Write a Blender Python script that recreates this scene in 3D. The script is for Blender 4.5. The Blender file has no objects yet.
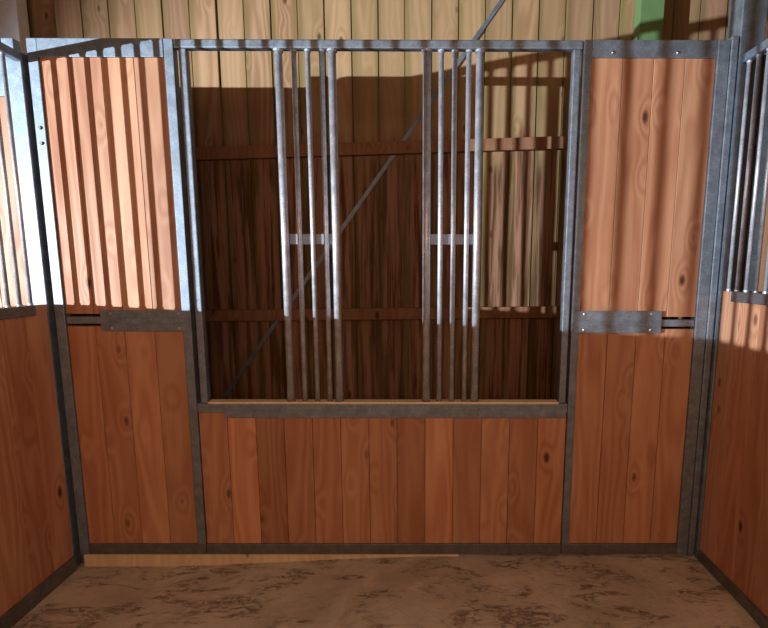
import bpy, bmesh, math, random
from mathutils import Vector, Matrix
random.seed(7)
sc = bpy.context.scene
COL = sc.collection

# ---------------------------------------------------------------- camera
cam_d = bpy.data.cameras.new('camera')
cam = bpy.data.objects.new('camera', cam_d); COL.objects.link(cam)
cam.location = (1.569, -2.188, 1.371)
cam.rotation_euler = (math.pi / 2 - 0.1505, -0.0016, -0.0034)
cam_d.sensor_fit = 'HORIZONTAL'; cam_d.sensor_width = 36.0
cam_d.lens = 36.0 * 510.1 / 768.0
cam_d.shift_x = -(421.6 - 384.0) / 768.0
cam_d.shift_y = (344.9 - 314.0) / 768.0
cam_d.clip_start = 0.02
sc.camera = cam

# ---------------------------------------------------------------- light and exposure
w = bpy.data.worlds.new('dim_barn_air'); sc.world = w; w.use_nodes = True
bg = w.node_tree.nodes['Background']
bg.inputs[0].default_value = (1.0, 0.58, 0.36, 1); bg.inputs[1].default_value = 0.06

# added area light standing in for warm bounce off the stall's back
ad = bpy.data.lights.new('bounce_fill', 'AREA'); ao = bpy.data.objects.new('bounce_fill', ad); COL.objects.link(ao)
ao.location = (1.42, -3.15, 1.85); ao.rotation_euler = (math.radians(90 - 12), 0, 0)
ad.shape = 'RECTANGLE'; ad.size = 2.7; ad.size_y = 0.9
ad.energy = 31; ad.color = (1.0, 0.50, 0.28)

LX, LY, LZ = -4.2, -3.88, 1.44
ld = bpy.data.lights.new('flood_lamp', 'SPOT')
lo = bpy.data.objects.new('flood_lamp', ld); COL.objects.link(lo)
lo.location = (LX, LY, LZ)
az, el = math.radians(61), math.radians(-3)
dirv = Vector((math.sin(az) * math.cos(el), math.cos(az) * math.cos(el), math.sin(el)))
lo.rotation_euler = dirv.to_track_quat('-Z', 'Y').to_euler()
ld.energy = 3000; ld.color = (0.93, 0.96, 1.0)
ld.spot_size = math.radians(60); ld.spot_blend = 0.5; ld.shadow_soft_size = 0.018

vs = sc.view_settings
vs.view_transform = 'Standard'; vs.look = 'None'; vs.gamma = 1; vs.exposure = 0.0
vs.use_curve_mapping = False

# ---------------------------------------------------------------- node helpers
def nmat(name):
    m = bpy.data.materials.new(name); m.use_nodes = True
    nt = m.node_tree; b = nt.nodes['Principled BSDF']
    return m, nt, b
class N:
    def __init__(s, nt): s.nt = nt
    def new(s, t, **k):
        n = s.nt.nodes.new(t)
        for a, v in k.items(): setattr(n, a, v)
        return n
    def link(s, a, b): s.nt.links.new(a, b)
    def put(s, sock, v):
        if hasattr(v, 'is_linked') or isinstance(v, bpy.types.NodeSocket): s.link(v, sock)
        else: sock.default_value = v
    def math(s, op, a, b=0.0, c=0.0, clamp=False):
        n = s.new('ShaderNodeMath', operation=op); n.use_clamp = clamp
        s.put(n.inputs[0], a); s.put(n.inputs[1], b); s.put(n.inputs[2], c); return n.outputs[0]
    def mix(s, f, a, b, bt='MIX'):
        n = s.new('ShaderNodeMix', data_type='RGBA', blend_type=bt)
        s.put(n.inputs[0], f); s.put(n.inputs[6], a); s.put(n.inputs[7], b); return n.outputs[2]
    def comb(s, x, y, z):
        n = s.new('ShaderNodeCombineXYZ')
        s.put(n.inputs[0], x); s.put(n.inputs[1], y); s.put(n.inputs[2], z); return n.outputs[0]
    def noise(s, v, scale, detail=3, rough=.5, dist=0.0):
        n = s.new('ShaderNodeTexNoise'); s.put(n.inputs['Vector'], v)
        n.inputs['Scale'].default_value = scale; n.inputs['Detail'].default_value = detail
        n.inputs['Roughness'].default_value = rough; n.inputs['Distortion'].default_value = dist
        return n.outputs[0]
    def ramp(s, f, stops):
        n = s.new('ShaderNodeMapRange', interpolation_type='SMOOTHSTEP')
        s.put(n.inputs[0], f); n.inputs[1].default_value, n.inputs[2].default_value = stops[0], stops[1]
        n.inputs[3].default_value, n.inputs[4].default_value = stops[2], stops[3]
        return n.outputs[0]

def wood_mat(name, light, dark, knotc, rough=.5, moss=0.0, lower=None, tone_gain=1.0, spec=.35, grain=1.0):
    m, nt, b = nmat(name); q = N(nt)
    g = q.new('ShaderNodeNewGeometry')
    sp = q.new('ShaderNodeSeparateXYZ'); q.link(g.outputs['Position'], sp.inputs[0])
    rn = q.new('ShaderNodeAttribute', attribute_name='rnd').outputs['Fac']
    tn = q.new('ShaderNodeAttribute', attribute_name='tone').outputs['Fac']
    ed = q.new('ShaderNodeAttribute', attribute_name='cen').outputs['Fac']     # board centre along the wall
    u0 = q.math('ADD', sp.outputs[0], sp.outputs[1])
    u = q.math('ADD', u0, q.math('MULTIPLY', rn, 37.0))
    v = q.math('ADD', sp.outputs[2], q.math('MULTIPLY', rn, 53.0))
    # knots: jittered points on a stretched grid
    kv = q.comb(q.math('MULTIPLY', u, 9.0), q.math('MULTIPLY', v, 4.5), rn)
    vo = q.new('ShaderNodeTexVoronoi', feature='F1'); q.link(kv, vo.inputs['Vector'])
    vo.inputs['Scale'].default_value = 1.0
    kd = vo.outputs['Distance']
    bend = q.ramp(kd, (0.0, .5, 1.0, 0.0))
    core = q.ramp(kd, (0.06, 0.11, 1.0, 0.0))
    ring = q.math('MULTIPLY', q.ramp(kd, (0.07, 0.10, 0.0, 1.0)), q.ramp(kd, (0.10, .15, 1.0, 0.0)))
    vc = q.new('ShaderNodeSeparateColor'); q.link(vo.outputs['Color'], vc.inputs[0])
    gate = q.ramp(vc.outputs[0], (.42, .5, 0.0, 1.0))
    core = q.math('MULTIPLY', core, gate); ring = q.math('MULTIPLY', ring, gate)
    # growth rings: long stretched bands bent around the knots
    low = q.noise(q.comb(q.math('MULTIPLY', u, 5.0), q.math('MULTIPLY', v, .55), rn), 1.0, 2, .5)
    ph = q.math('ADD', q.math('MULTIPLY', low, 9.0), q.math('MULTIPLY', q.math('MULTIPLY', bend, gate), 1.6))
    ph = q.math('ADD', ph, q.math('MULTIPLY', u, 16.0))
    rings = q.math('ABSOLUTE', q.math('SUBTRACT', q.math('FRACT', ph), .5))
    rings = q.ramp(rings, (0.0, .5, 0.0, 1.0))
    fine = q.noise(q.comb(q.math('MULTIPLY', u, 150.0), q.math('MULTIPLY', v, 4.0), rn), 1.0, 3, .6)
    blot = q.noise(q.comb(q.math('MULTIPLY', u, 9.0), q.math('MULTIPLY', v, 1.6), rn), 1.0, 3, .55)
    f = q.math('ADD', q.math('MULTIPLY', rings, .42 * grain), q.math('MULTIPLY', fine, .45))
    f = q.math('ADD', f, q.math('MULTIPLY', q.math('SUBTRACT', blot, .5), 1.1))
    f = q.math('ADD', f, q.math('MULTIPLY', q.math('SUBTRACT', rn, .5), .4), clamp=True)
    colr = q.mix(f, (*light, 1), (*dark, 1))
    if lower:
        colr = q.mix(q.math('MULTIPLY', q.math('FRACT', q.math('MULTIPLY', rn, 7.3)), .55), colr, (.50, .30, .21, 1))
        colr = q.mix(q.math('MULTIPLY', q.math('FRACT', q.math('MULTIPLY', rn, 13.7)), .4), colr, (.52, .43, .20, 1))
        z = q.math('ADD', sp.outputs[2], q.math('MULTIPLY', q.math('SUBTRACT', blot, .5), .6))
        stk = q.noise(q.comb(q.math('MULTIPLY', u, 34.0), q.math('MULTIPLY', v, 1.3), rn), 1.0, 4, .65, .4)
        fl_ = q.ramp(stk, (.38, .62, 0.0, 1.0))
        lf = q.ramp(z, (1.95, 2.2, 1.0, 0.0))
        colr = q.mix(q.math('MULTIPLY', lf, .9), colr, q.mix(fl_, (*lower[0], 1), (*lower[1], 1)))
    colr = q.mix(q.math('MULTIPLY', core, .95), colr, (*knotc, 1))
    colr = q.mix(q.math('MULTIPLY', ring, .55), colr, (*[c * .7 for c in knotc], 1))
    if moss:
        e = q.math('ABSOLUTE', q.math('SUBTRACT', u0, ed))
        mn = q.noise(q.comb(q.math('MULTIPLY', u, 14), q.math('MULTIPLY', v, 1.2), rn), 1.0, 3, .6)
        e = q.ramp(q.math('ADD', e, q.math('MULTIPLY', q.math('SUBTRACT', mn, .5), .06)), (.03, .08, 0.0, moss))
        colr = q.mix(e, colr, (.16, .15, .04, 1))
    tm = q.math('MULTIPLY', tn, tone_gain)
    colr = q.mix(1.0, colr, q.comb(tm, tm, tm), 'MULTIPLY')
    q.link(colr, b.inputs['Base Color'])
    q.put(b.inputs['Roughness'], q.math('ADD', q.math('MULTIPLY', f, .15), rough))
    b.inputs['Specular IOR Level'].default_value = spec
    bp = q.new('ShaderNodeBump'); bp.inputs['Strength'].default_value = .25; bp.inputs['Distance'].default_value = .002
    q.link(f, bp.inputs['Height']); q.link(bp.outputs[0], b.inputs['Normal'])
    return m

def steel_mat(name, col, rough=.42, metal=.85, dirt=.35):
    m, nt, b = nmat(name); q = N(nt)
    g = q.new('ShaderNodeNewGeometry'); P = g.outputs['Position']
    sp = q.new('ShaderNodeSeparateXYZ'); q.link(P, sp.inputs[0])
    n1 = q.noise(P, 22, 4, .6); n2 = q.noise(P, 160, 2, .5)
    st = q.noise(q.comb(q.math('MULTIPLY', sp.outputs[0], 30), q.math('MULTIPLY', sp.outputs[1], 30), q.math('MULTIPLY', sp.outputs[2], 3)), 1.0, 3, .6)
    f = q.math('ADD', q.math('MULTIPLY', n1, .6), q.math('MULTIPLY', n2, .4))
    f = q.ramp(f, (.35, .7, 0.0, 1.0))
    c = q.mix(f, (*[x * .72 for x in col], 1), (*[min(1, x * 1.18) for x in col], 1))
    c = q.mix(q.math('MULTIPLY', q.ramp(st, (.5, .75, 0, 1)), dirt), c, (.16, .11, .075, 1))
    q.link(c, b.inputs['Base Color'])
    b.inputs['Metallic'].default_value = metal
    q.put(b.inputs['Roughness'], q.math('ADD', q.math('MULTIPLY', n1, .22), rough - .1))
    bp = q.new('ShaderNodeBump'); bp.inputs['Strength'].default_value = .12; bp.inputs['Distance'].default_value = .002
    q.link(n1, bp.inputs['Height']); q.link(bp.outputs[0], b.inputs['Normal'])
    return m

M_larch = wood_mat('reddish_larch', (.60, .35, .215), (.38, .16, .08), (.07, .018, .007), .46, spec=.5)
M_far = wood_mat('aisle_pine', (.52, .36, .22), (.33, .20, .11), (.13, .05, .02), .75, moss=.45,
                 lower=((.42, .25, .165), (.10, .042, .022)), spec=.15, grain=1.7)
M_railwood = wood_mat('aisle_rail_pine', (.40, .23, .14), (.24, .12, .07), (.10, .04, .02), .75, spec=.15)
M_pale = wood_mat('pale_spruce', (.80, .70, .50), (.66, .52, .34), (.2, .07, .03), .7, spec=.2)
M_galv = steel_mat('galvanised_steel', (.28, .37, .47), .54, .68, .08)
M_bar = steel_mat('galvanised_bar', (.62, .72, .84), .42, .5, .05)
M_dark = steel_mat('dull_steel', (.22, .24, .26), .55, .7)
M_screw = steel_mat('screw_zinc', (.75, .75, .75), .3, 1.0, 0)

def plain(name, col, rough=.5, metal=0.0):
    m, nt, b = nmat(name); q = N(nt)
    g = q.new('ShaderNodeNewGeometry'); n = q.noise(g.outputs['Position'], 12, 4, .6)
    q.link(q.mix(n, (*[x * .8 for x in col], 1), (*[x * 1.15 for x in col], 1)), b.inputs['Base Color'])
    b.inputs['Roughness'].default_value = rough; b.inputs['Metallic'].default_value = metal
    return m
M_white = plain('pale_grey_paint', (.88, .92, .96), .4)
M_green = plain('green_paint', (.17, .34, .14), .5)
M_shell = plain('dark_added_shell', (.05, .03, .02), .9)  # dark colour for the added roof and aisle end walls

def floor_mat():
    m, nt, b = nmat('dusty_concrete'); q = N(nt)
    g = q.new('ShaderNodeNewGeometry'); P = g.outputs['Position']
    sp = q.new('ShaderNodeSeparateXYZ'); q.link(P, sp.inputs[0])
    a = q.noise(P, 3.2, 6, .62, .6); d = q.noise(P, 30, 4, .7)
    c = q.mix(q.ramp(a, (.3, .7, 0, 1)), (.50, .48, .37, 1), (.78, .76, .62, 1))
    c = q.mix(q.math('MULTIPLY', d, .5), c, (.45, .42, .31, 1))
    # scattered manure smears: warped patches stretched sideways
    sv = q.comb(q.math('MULTIPLY', sp.outputs[0], 4.0), q.math('MULTIPLY', sp.outputs[1], 9.0), 3.0)
    s1 = q.noise(sv, 1.0, 3, .55, 1.2); s2 = q.noise(sv, 6.0, 4, .7, .8)
    s = q.math('MULTIPLY', q.ramp(s1, (.46, .62, 0, 1)), q.ramp(s2, (.42, .58, 0, 1)))
    c = q.mix(q.math('MULTIPLY', s, .65), c, (.055, .026, .014, 1))
    # pale dried patches
    p1 = q.noise(sv, .7, 3, .5, .5)
    c = q.mix(q.math('MULTIPLY', q.ramp(p1, (.55, .75, 0, 1)), .4), c, (.90, .82, .66, 1))
    q.link(c, b.inputs['Base Color']); b.inputs['Roughness'].default_value = .85
    bp = q.new('ShaderNodeBump'); bp.inputs['Strength'].default_value = .6; bp.inputs['Distance'].default_value = .01
    q.link(q.math('ADD', d, q.math('MULTIPLY', s, .5)), bp.inputs['Height']); q.link(bp.outputs[0], b.inputs['Normal'])
    return m
M_floor = floor_mat()

# ---------------------------------------------------------------- mesh helpers
def link_mesh(name, me, m, parent):
    me.materials.append(m)
    o = bpy.data.objects.new(name, me); COL.objects.link(o)
    return o
def finish(name, bm, m, parent=None, origin=None, smooth=False):
    """World-space bmesh -> one object, its origin at `origin`."""
    og = Vector(origin) if origin is not None else Vector((0, 0, 0))
    bmesh.ops.translate(bm, verts=bm.verts, vec=-og)
    bmesh.ops.recalc_face_normals(bm, faces=bm.faces)
    me = bpy.data.meshes.new(name); bm.to_mesh(me); bm.free()
    if smooth:
        for p in me.polygons: p.use_smooth = True
    me.materials.append(m)
    o = bpy.data.objects.new(name, me); COL.objects.link(o)
    o.location = og
    if parent is not None: adopt(o, parent)
    return o
def root_loc(p):
    v = Vector(p.location)
    while p.parent: p = p.parent; v += Vector(p.location)
    return v
def adopt(o, parent):
    o.location = Vector(o.location) - root_loc(parent); o.parent = parent
def bx(bm, x0, x1, y0, y1, z0, z1, bev=0.0):
    vs_ = bmesh.ops.create_cube(bm, size=1.0)['verts']
    for v in vs_:
        v.co = Vector(((x0 + x1) / 2 + v.co.x * (x1 - x0), (y0 + y1) / 2 + v.co.y * (y1 - y0), (z0 + z1) / 2 + v.co.z * (z1 - z0)))
    if bev:
        es = list({e for v in vs_ for e in v.link_edges})
        bmesh.ops.bevel(bm, geom=es, offset=bev, segments=2, affect='EDGES', profile=.5)
def box(name, dims, m, parent=None, bev=.0025):
    bm = bmesh.new(); bx(bm, *dims, bev)
    return finish(name, bm, m, parent, ((dims[0] + dims[1]) / 2, (dims[2] + dims[3]) / 2, dims[4]))
def rod_bm(bm, a, b, r, seg=16):
    a = Vector(a); b = Vector(b); d = b - a
    mt = Matrix.Translation((a + b) / 2) @ d.to_track_quat('Z', 'Y').to_matrix().to_4x4()
    bmesh.ops.create_cone(bm, cap_ends=True, segments=seg, radius1=r, radius2=r, depth=d.length, matrix=mt)
def bar(name, x, y, z0, z1, r, m, parent):
    bm = bmesh.new(); rod_bm(bm, (x, y, z0), (x, y, z1), r)
    for f in bm.faces: f.smooth = len(f.verts) == 4
    # a small weld collar at each end
    rr = r * 1.28
    for za, zb in ((z0, z0 + .008), (z1 - .008, z1)):
        rod_bm(bm, (x, y, za), (x, y, zb), rr, 12)
    return finish(name, bm, m, parent, (x, y, z0))
def empty(name, loc, label, cat, group=None):
    o = bpy.data.objects.new(name, None); COL.objects.link(o); o.location = loc
    o.empty_display_size = .2
    o['label'] = label; o['category'] = cat
    if group: o['group'] = group
    return o
def tag(o, label, cat, group=None):
    o['label'] = label; o['category'] = cat
    if group: o['group'] = group
    return o
def struct(o):
    o['kind'] = 'structure'; return o

def boards(name, axis, pieces, front, back, m, parent=None, origin=(0, 0, 0), ch=.003, warp=0.0):
    """Vertical boards. axis 'x': boards run along x, faces at y=front/back; axis 'y': along y, faces at x.
    piece = (a0, a1, chamfer_a0, chamfer_a1, z0, z1, tone, rnd, cen, df)"""
    V, F, R, T, Cn = [], [], [], [], []
    og = Vector(origin)
    for (a0, a1, c0, c1, z0, z1, tone, rnd, cen, df) in pieces:
        s = 1 if back > front else -1
        fr = front - s * df
        prof = [(a0, back), (a1, back)]
        g_ = .0011 if ch < .004 else .002; dp = .010
        prof += [(a1, fr + s * dp), (a1 - g_, fr + s * dp), (a1 - g_, fr + s * .001), (a1 - g_ - .001, fr)] if c1 else [(a1, fr)]
        prof += [(a0 + g_ + .001, fr), (a0 + g_, fr + s * .001), (a0 + g_, fr + s * dp), (a0, fr + s * dp)] if c0 else [(a0, fr)]
        n = len(prof); i0 = len(V)
        for z in (z0, z1):
            for a, t in prof:
                V.append(Vector((a, t, z)) - og if axis == 'x' else Vector((t, a, z)) - og)
        fs = [tuple(i0 + i for i in range(n)), tuple(i0 + n + i for i in reversed(range(n)))]
        fs += [(i0 + i, i0 + n + i, i0 + n + (i + 1) % n, i0 + (i + 1) % n) for i in range(n)]
        for f in fs: F.append(f); R.append(rnd); T.append(tone); Cn.append(cen)
    me = bpy.data.meshes.new(name); me.from_pydata([tuple(v) for v in V], [], F)
    for nm, dat in (('rnd', R), ('tone', T), ('cen', Cn)):
        at = me.attributes.new(nm, 'FLOAT', 'FACE'); at.data.foreach_set('value', dat)
    bm = bmesh.new(); bm.from_mesh(me); bmesh.ops.recalc_face_normals(bm, faces=bm.faces); bm.to_mesh(me); bm.free()
    me.materials.append(m)
    o = bpy.data.objects.new(name, me); COL.objects.link(o); o.location = og
    if parent is not None: adopt(o, parent)
    return o
def P(a0, a1, z0, z1, tone=1.0, c0=True, c1=True, rnd=None, cen=0.0, df=0.0):
    return (a0, a1, c0, c1, z0, z1, tone, random.random() if rnd is None else rnd, cen, df)

def attr_box(name, dims, m, parent=None, rnd=.3, tone=1.0, bev=.002, rot=0):
    o = box(name, dims, m, parent, bev)
    n = len(o.data.polygons)
    for nm, v in (('rnd', rnd), ('tone', tone), ('cen', 0.0)):
        at = o.data.attributes.new(nm, 'FLOAT', 'FACE'); at.data.foreach_set('value', [v] * n)
    return o

# ================================================================ SETTING
# concrete floor with a slight rise towards the right end of the stall front
def floor_h(x, y):
    t = min(1, max(0, (x - .25) / 1.45)); t = t * t * (3 - 2 * t)
    k = min(1, max(0, (y + .9) / .5))
    return .052 * t * k if y < .03 else .052 * t * max(0, 1 - (y - .03) * 3)
bm = bmesh.new()
xs = [-6 + .5 * i for i in range(12)] + [.0 + .06 * i for i in range(48)] + [3.1 + .5 * i for i in range(9)]
xs = sorted(xs)
ys = [-5 + .5 * i for i in range(8)] + [-1.1 + .06 * i for i in range(22)] + [.4, .8, 1.2]
grid = [[bm.verts.new((x, y, floor_h(x, y) if -.01 <= x <= 2.9 else (floor_h(2.9, y) if x > 2.9 else 0))) for x in xs] for y in ys]
for j in range(len(ys) - 1):
    for i in range(len(xs) - 1):
        bm.faces.new((grid[j][i], grid[j][i + 1], grid[j + 1][i + 1], grid[j + 1][i]))
fl = finish('floor', bm, M_floor, smooth=True); struct(fl)

# far wall of the aisle: vertical boards, two horizontal rails
D = 1.05
pcs = []; x = -2.6; 
while x < 5.4:
    wd = .157
    pcs.append(P(x, x + wd - .003, 0, 4.0, random.uniform(.86, 1.1), cen=x + wd / 2 + D, df=random.choice((0, .006, .012))))
    x += wd
wb = boards('wall_back', 'x', pcs, D, D + .03, M_far, None, (0, D, 0), ch=.005); struct(wb)
def wallrail(name, zl, zr, h, rnd):
    x0, x1 = -2.6, 5.4
    bm = bmesh.new()
    vs_ = []
    bx(bm, x0, x1, D - .058, D - .020, 0, h, .003)
    for v in bm.verts: v.co.z += zl + (zr - zl) * (v.co.x - .7) / 1.7
    o = finish(name, bm, M_railwood, None, (0, D - .04, zl))
    n = len(o.data.polygons)
    for nm, v in (('rnd', rnd), ('tone', 1.0), ('cen', 0.0)):
        at = o.data.attributes.new(nm, 'FLOAT', 'FACE'); at.data.foreach_set('value', [v] * n)
    return struct(o)
wallrail('trim_1', 2.02, 2.075, .07, .2)
wallrail('trim_2', 1.04, 1.06, .072, .7)
# unseen roof over aisle and stall, added to lower the ambient light
struct(box('added_ceiling', (-6, 7, -4.5, D + .06, 4.0, 4.05), M_shell))

for nm, x0 in (('added_wall_left', -2.62), ('added_wall_right', 4.6)):  # unseen end walls, added to keep ambient light off the far wall
    struct(box(nm, (x0, x0 + .04, .12, D - .062, 0, 4.0), M_shell))

# ================================================================ STALL FRONT
ZT = 2.27
# ---- left solid panel
lp = empty('stable_panel', (.30, .02, .06),
           'narrow board panel in grey steel frame at the left end, in sharp bar shadows', 'stable panel')
box('top_rail', (.045, .545, 0, .04, 2.20, ZT), M_galv, lp)
box('bottom_rail', (.045, .585, 0, .04, .06, .11), M_dark, lp)
box('frame_upright', (.004, .045, 0, .04, .06, ZT), M_galv, lp)
box('frame_upright', (.548, .585, 0, .04, .11, ZT), M_galv, lp)
slot_l = (.045, .2)
pc = []
edges = [.045, .165, .29, .42, .545]; tones = [1.05, .98, 1.1, .88]
for i in range(4):
    r = random.random()
    a0, a1 = edges[i], edges[i + 1]
    if a1 <= .2:
        pc += [P(a0, a1, .11, 1.118, tones[i], rnd=r), P(a0, a1, 1.172, 2.20, tones[i], rnd=r)]
    elif a0 < .2:
        pc += [P(a0, .2, .11, 1.118, tones[i], True, False, r), P(a0, .2, 1.172, 2.20, tones[i], True, False, r),
               P(.2, a1, .11, 2.20, tones[i], False, True, r)]
    else: pc.append(P(a0, a1, .11, 2.20, tones[i], rnd=r))
boards('board_infill', 'x', pc, .009, .033, M_larch, lp, (.30, .02, .11), ch=.0035)
def latch(parent, px0, px1, pz0, pz1, bx0, bx1, bz0, bz1, mirror=False):
    pl = box('latch_plate', (px0, px1, -.005, .009, pz0, pz1), M_galv, parent, .0015)
    # pressed ridge along the plate
    bm = bmesh.new(); bx(bm, px0 + .01, px1 - .004, -.009, -.0052, bz0 + .004, bz1 - .004, .0015)
    finish('ridge', bm, M_galv, pl, (px0, 0, bz0))
    bt = box('bolt', (bx0, bx1, .004, .028, bz0, bz1), M_galv, parent, .004)
    sx = (px0 + .045, px1 - .045)
    for a in sx:
        for z in (pz0 + .014, pz1 - .014):
            bm = bmesh.new()
            bmesh.ops.create_uvsphere(bm, u_segments=12, v_segments=8, radius=.0065, matrix=Matrix.Translation((a, -.005, z)) @ Matrix.Diagonal((1, .6, 1, 1)))
            finish('screw', bm, M_screw, pl, (a, -.005, z), True)
latch(lp, .2, .58, 1.098, 1.188, .047, .2, 1.128, 1.160)
for z in (1.87, 1.93):
    bm = bmesh.new(); rod_bm(bm, (.024, -.006, z), (.024, .0, z), .007, 6)
    finish('bolt_head', bm, M_dark, lp, (.024, 0, z))

# ---- centre section: window opening with two groups of bars over boards
cs = empty('grille_section', (1.41, .02, .06),
           'wide centre of the stall front with open window, two bar groups and thirteen boards below', 'stable front')
box('top_rail', (.587, 2.223, .002, .038, 2.235, ZT), M_galv, cs, .006)
box('bottom_rail', (.587, 2.223, 0, .04, .06, .11), M_dark, cs)
box('sill', (.587, 2.223, -.002, .045, .735, .777), M_galv, cs, .003)
attr_box('sill_pale_cap', (.636, 2.182, -.004, .044, .7765, .785), M_pale, cs, .5, 1.25, .001)  # thin pale cap drawing a pale line along the sill top
box('sill_strip', (.71, 2.213, -.006, .0, .712, .745), M_galv, cs, .0015)
box('frame_upright', (.603, .634, .002, .038, .777, 2.235), M_galv, cs, .004)
box('frame_upright', (2.184, 2.214, .002, .038, .777, 2.235), M_galv, cs, .004)
for (xa, thin, xb) in ((.998, (1.060, 1.116, 1.172), 1.214), (1.597, (1.655, 1.710, 1.766), 1.812)):
    bar('bar', xa, .02, .777, 2.236, .0165, M_bar, cs)
    for t in thin: bar('bar', t, .02, .777, 2.236, .0105, M_bar, cs)
    bar('bar', xb, .02, .777, 2.236, .0165, M_bar, cs)
    box('lock_plate', (xa + .012, xb - .012, .0315, .036, 1.468, 1.512), M_galv, cs, .001)
n = 13; tones = [.95, 1.3, .82, .92, 1.0, .97, .95, .88, 1.2, .92, 1.0, .93, 1.08]
wx0, wx1 = .587, 2.223; pc = []
for i in range(n):
    a0 = wx0 + (wx1 - wx0) * i / n; a1 = wx0 + (wx1 - wx0) * (i + 1) / n
    pc.append(P(a0, a1, .11, .735, tones[i]))
boards('board_infill', 'x', pc, .009, .033, M_larch, cs, (1.41, .02, .11), ch=.0035)

# ---- right solid panel
rp = empty('stable_panel', (2.5, .02, .06),
           'narrow board panel in grey steel frame at the right end, with clear four-screw latch plate', 'stable panel')
box('top_rail', (2.258, 2.76, 0, .04, 2.203, ZT), M_galv, rp)
box('bottom_rail', (2.225, 2.76, 0, .04, .06, .11), M_dark, rp)
box('frame_upright', (2.225, 2.258, 0, .04, .11, ZT), M_galv, rp)
box('frame_upright', (2.76, 2.808, -.002, .04, .06, ZT), M_galv, rp)
edges = [2.258, 2.386, 2.511, 2.637, 2.76]; tones = [1.0, .98, 1.08, .98]; pc = []
for i in range(4):
    r = random.random(); a0, a1 = edges[i], edges[i + 1]; S = 2.61
    if a0 >= S:
        pc += [P(a0, a1, .11, 1.108, tones[i], rnd=r), P(a0, a1, 1.162, 2.203, tones[i], rnd=r)]
    elif a1 > S:
        pc += [P(S, a1, .11, 1.108, tones[i], False, True, r), P(S, a1, 1.162, 2.203, tones[i], False, True, r),
               P(a0, S, .11, 2.203, tones[i], True, False, r)]
    else: pc.append(P(a0, a1, .11, 2.203, tones[i], rnd=r))
boards('board_infill', 'x', pc, .009, .033, M_larch, rp, (2.5, .02, .11), ch=.0035)
latch(rp, 2.232, 2.61, 1.092, 1.188, 2.61, 2.757, 1.119, 1.150)
for a in (2.34, 2.60):
    bm = bmesh.new()
    bmesh.ops.create_uvsphere(bm, u_segments=12, v_segments=8, radius=.007, matrix=Matrix.Translation((a, -.001, 2.222)) @ Matrix.Diagonal((1, .6, 1, 1)))
    finish('screw', bm, M_screw, rp, (a, -.001, 2.222), True)

# wooden batten packed under the stall front
bt = attr_box('wooden_batten', (.02, 1.75, -.004, .05, .0, .0595), M_pale, None, .45, 1.0)
tag(bt, 'pale wooden batten lying on the floor under the stall front', 'batten')

# ================================================================ SIDE PARTITIONS
def partition(side, label, zw, loc):
    s = 1 if side == 'left' else -1
    xi = 0.0 if side == 'left' else 2.842      # inner face
    xo = xi - s * .04
    lo_, hi_ = min(xi, xo), max(xi, xo)
    YE = -3.3
    t = empty('stable_partition', loc, label, 'stable partition')
    if side == 'left': box('end_post', (-.045, -.013, -.016, .03, .0, 2.215), M_galv, t, .003)
    else: box('end_post', (lo_, hi_, -.024, -.004, .0, 2.175), M_galv, t, .003)
    box('end_post', (lo_, hi_, YE - .04, YE, .0, 2.17), M_galv, t, .003)
    box('top_rail', (lo_ + .004, hi_ - .004, YE - .04, -.0165 if side == 'left' else -.004, 2.175, 2.207), M_galv, t, .003)
    box('middle_rail', (lo_ - .002, hi_ + .002, YE, -.10, zw - .042, zw), M_dark, t, .003)
    box('bottom_rail', (lo_ - .002, hi_ + .002, YE, -.026, .0, .07 + (.03 if side == 'right' else 0)), M_dark, t, .003)
    zb = .07 + (.03 if side == 'right' else 0)
    y = -.026; pc = []; first = True
    while y > YE + .01:
        wd = .124; y2 = max(YE, y - wd)
        tone = random.uniform(.86, 1.12); r = random.random()
        if first:
            pc.append(P(-.10, y, zb, zw - .002, tone, False, True, r)); pc.append(P(y2, -.10, zb, zw - .042, tone, True, False, r)); first = False
        else: pc.append(P(y2, y, zb, zw - .042, tone, rnd=r))
        y = y2
    fr = xi - s * .008; bk = xi - s * .032
    boards('board_infill', 'y', pc, fr, bk, M_larch, t, (xi - s * .02, -1.6, zb), ch=.0035)
    xc = (lo_ + hi_) / 2
    y = -.098 if side == 'left' else -.046; proto = None; k = 0
    while y > YE + .03:
        if proto is None:
            proto = bar('bar', xc, y, zw - .001, 2.176, .0078, M_bar, t)
            base = proto.location.copy()
        else:
            c = proto.copy(); COL.objects.link(c); c.parent = t
            c.location = base + Vector((0, -.0575 * k, 0))
        k += 1; y -= .0575
    return t
partition('left', 'left-hand partition with vertical steel bars above shaded boards', 1.217, (-.02, -1.6, 0))
partition('right', 'right-hand partition with vertical steel bars above boards lit in stripes', 1.277, (2.862, -1.6, 0))
# slim corner tube between the stall front and the right partition
ct = box('corner_tube', (2.811, 2.84, -.004, .036, .0, 2.285), M_galv, None, .004)
tag(ct, 'slim steel tube upright in the right corner beside the solid panel', 'steel tube')

# right corner post rising above the partition
po = empty('corner_post', (2.895, .05, 0), 'dark blue-grey square steel post rising behind the right partition', 'steel post')
box('post_tube', (2.845, 2.945, 0, .1, .0, 3.9), M_galv, po, .004)
box('base_plate', (2.8455, 2.99, .101, .16, .0, .012), M_galv, po, .001)

# pale column standing against the far wall at the left
lpst = empty('aisle_column', (-.78, .96, 0), 'bright pale grey steel column at the top left corner, against the far wall', 'column')
box('column_tube', (-.9, -.672, .90, .985, .0, 3.95), M_white, lpst, .004)
box('base_plate', (-.93, -.64, .87, .899, .0, .012), M_galv, lpst, .001)

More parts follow.
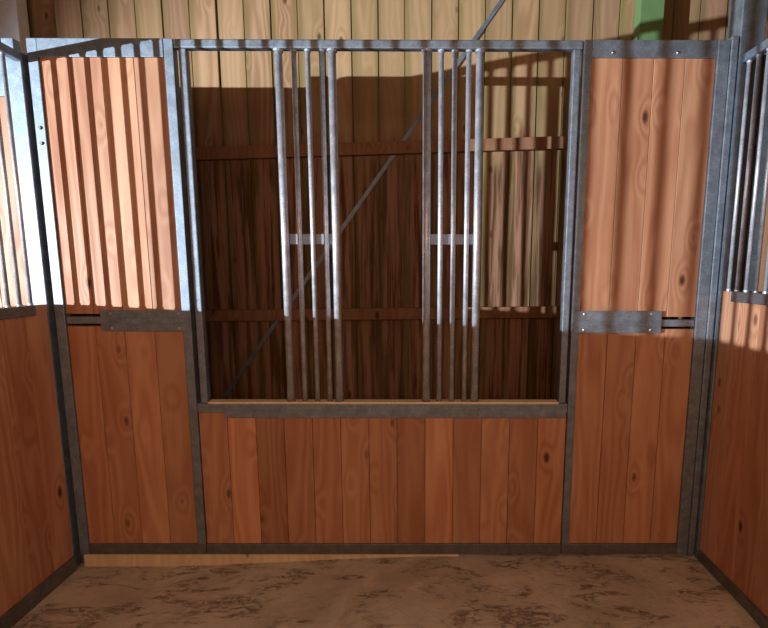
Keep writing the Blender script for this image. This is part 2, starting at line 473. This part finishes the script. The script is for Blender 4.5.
def neighbour(xa, xb, label, wide):
    s_ = 1 if xb < xa else -1                      # xa is the end nearest this stall
    nb = empty('neighbouring_stall_front', ((xa + xb) / 2, .02, 0), label, 'stable front')
    def bb(name, a, b, z0, z1, m): box(name, (min(a, b), max(a, b), 0, .04, z0, z1), m, nb, .003)
    bb('frame_upright', xa, xa - s_ * wide, 0, 2.27, M_galv)
    if s_ > 0: box('shadow_step_plate', (xa - .113, xa - wide, -.003, .0085, 2.05, 2.268), M_galv, nb, .001)  # added plate, shapes the step in the shadow on the far wall
    bb('frame_upright', xb + s_ * .04, xb, 0, 2.2, M_galv)
    bb('top_rail', xa - s_ * (.113 if s_ > 0 else wide), xb + s_ * .04, 2.17, 2.22, M_galv)
    bb('bottom_rail', xa - s_ * wide, xb + s_ * .04, 0, .1, M_dark)
    x0, x1 = sorted((xa - s_ * wide, xb + s_ * .04)); n_ = round((x1 - x0) / .124); pc = []
    for i in range(n_):
        pc.append(P(x0 + (x1 - x0) * i / n_, x0 + (x1 - x0) * (i + 1) / n_, .1, 2.17, random.uniform(.9, 1.1)))
    boards('board_infill', 'x', pc, .009, .033, M_larch, nb, ((xa + xb) / 2, .02, .1), ch=.0035)
neighbour(-.047, -2.3, 'board front of the next stall, glimpsed between the bars at the left edge', .05)
neighbour(2.95, 4.5, 'board front of the next stall, glimpsed between the bars at the right edge', .05)
lc = box('corner_gap_fill', (-.0125, .0025, .022, .04, .0, 2.262), M_dark, None, .002)  # dark filler standing in for the shade of the corner gap
tag(lc, 'dark strip added to fill the shaded gap in the left corner, between frame and partition', 'gap strip')

# ================================================================ AISLE
gc = empty('steel_column', (2.878, .95, 0), 'green painted steel column against the far board wall at upper right', 'column')
bm = bmesh.new()
GX0, GX1, GY0 = 2.80, 2.93, .90
bx(bm, GX0, GX1, GY0, GY0 + .008, 0, 3.95, .001)
bx(bm, GX0, GX0 + .008, GY0 + .008, D - .062, 0, 3.95, .001)
bx(bm, GX1 - .008, GX1, GY0 + .008, D - .062, 0, 3.95, .001)
finish('column_shaft', bm, M_green, gc, (2.878, .95, 0))


br = empty('diagonal_brace', (.2, 1.033, .42), 'thin grey diagonal steel brace crossing the far board wall', 'brace')
a, b_ = Vector((.13, 1.033, .308)), Vector((2.55, 1.033, 3.59))
d = (b_ - a); L = d.length; ang = math.atan2(d.x, d.z)
bm = bmesh.new(); bx(bm, -.0125, .0125, -.0022, .0022, 0, L, .0008)
bmesh.ops.transform(bm, verts=bm.verts, matrix=Matrix.Translation(a) @ Matrix.Rotation(ang, 4, 'Y'))
finish('brace_strip', bm, M_galv, br, a)
for p_ in (a + d * .01, a + d * .985):
    bm = bmesh.new(); rod_bm(bm, (p_.x, 1.022, p_.z), (p_.x, 1.0305, p_.z), .009, 6)
    finish('bolt', bm, M_screw, br, tuple(p_))
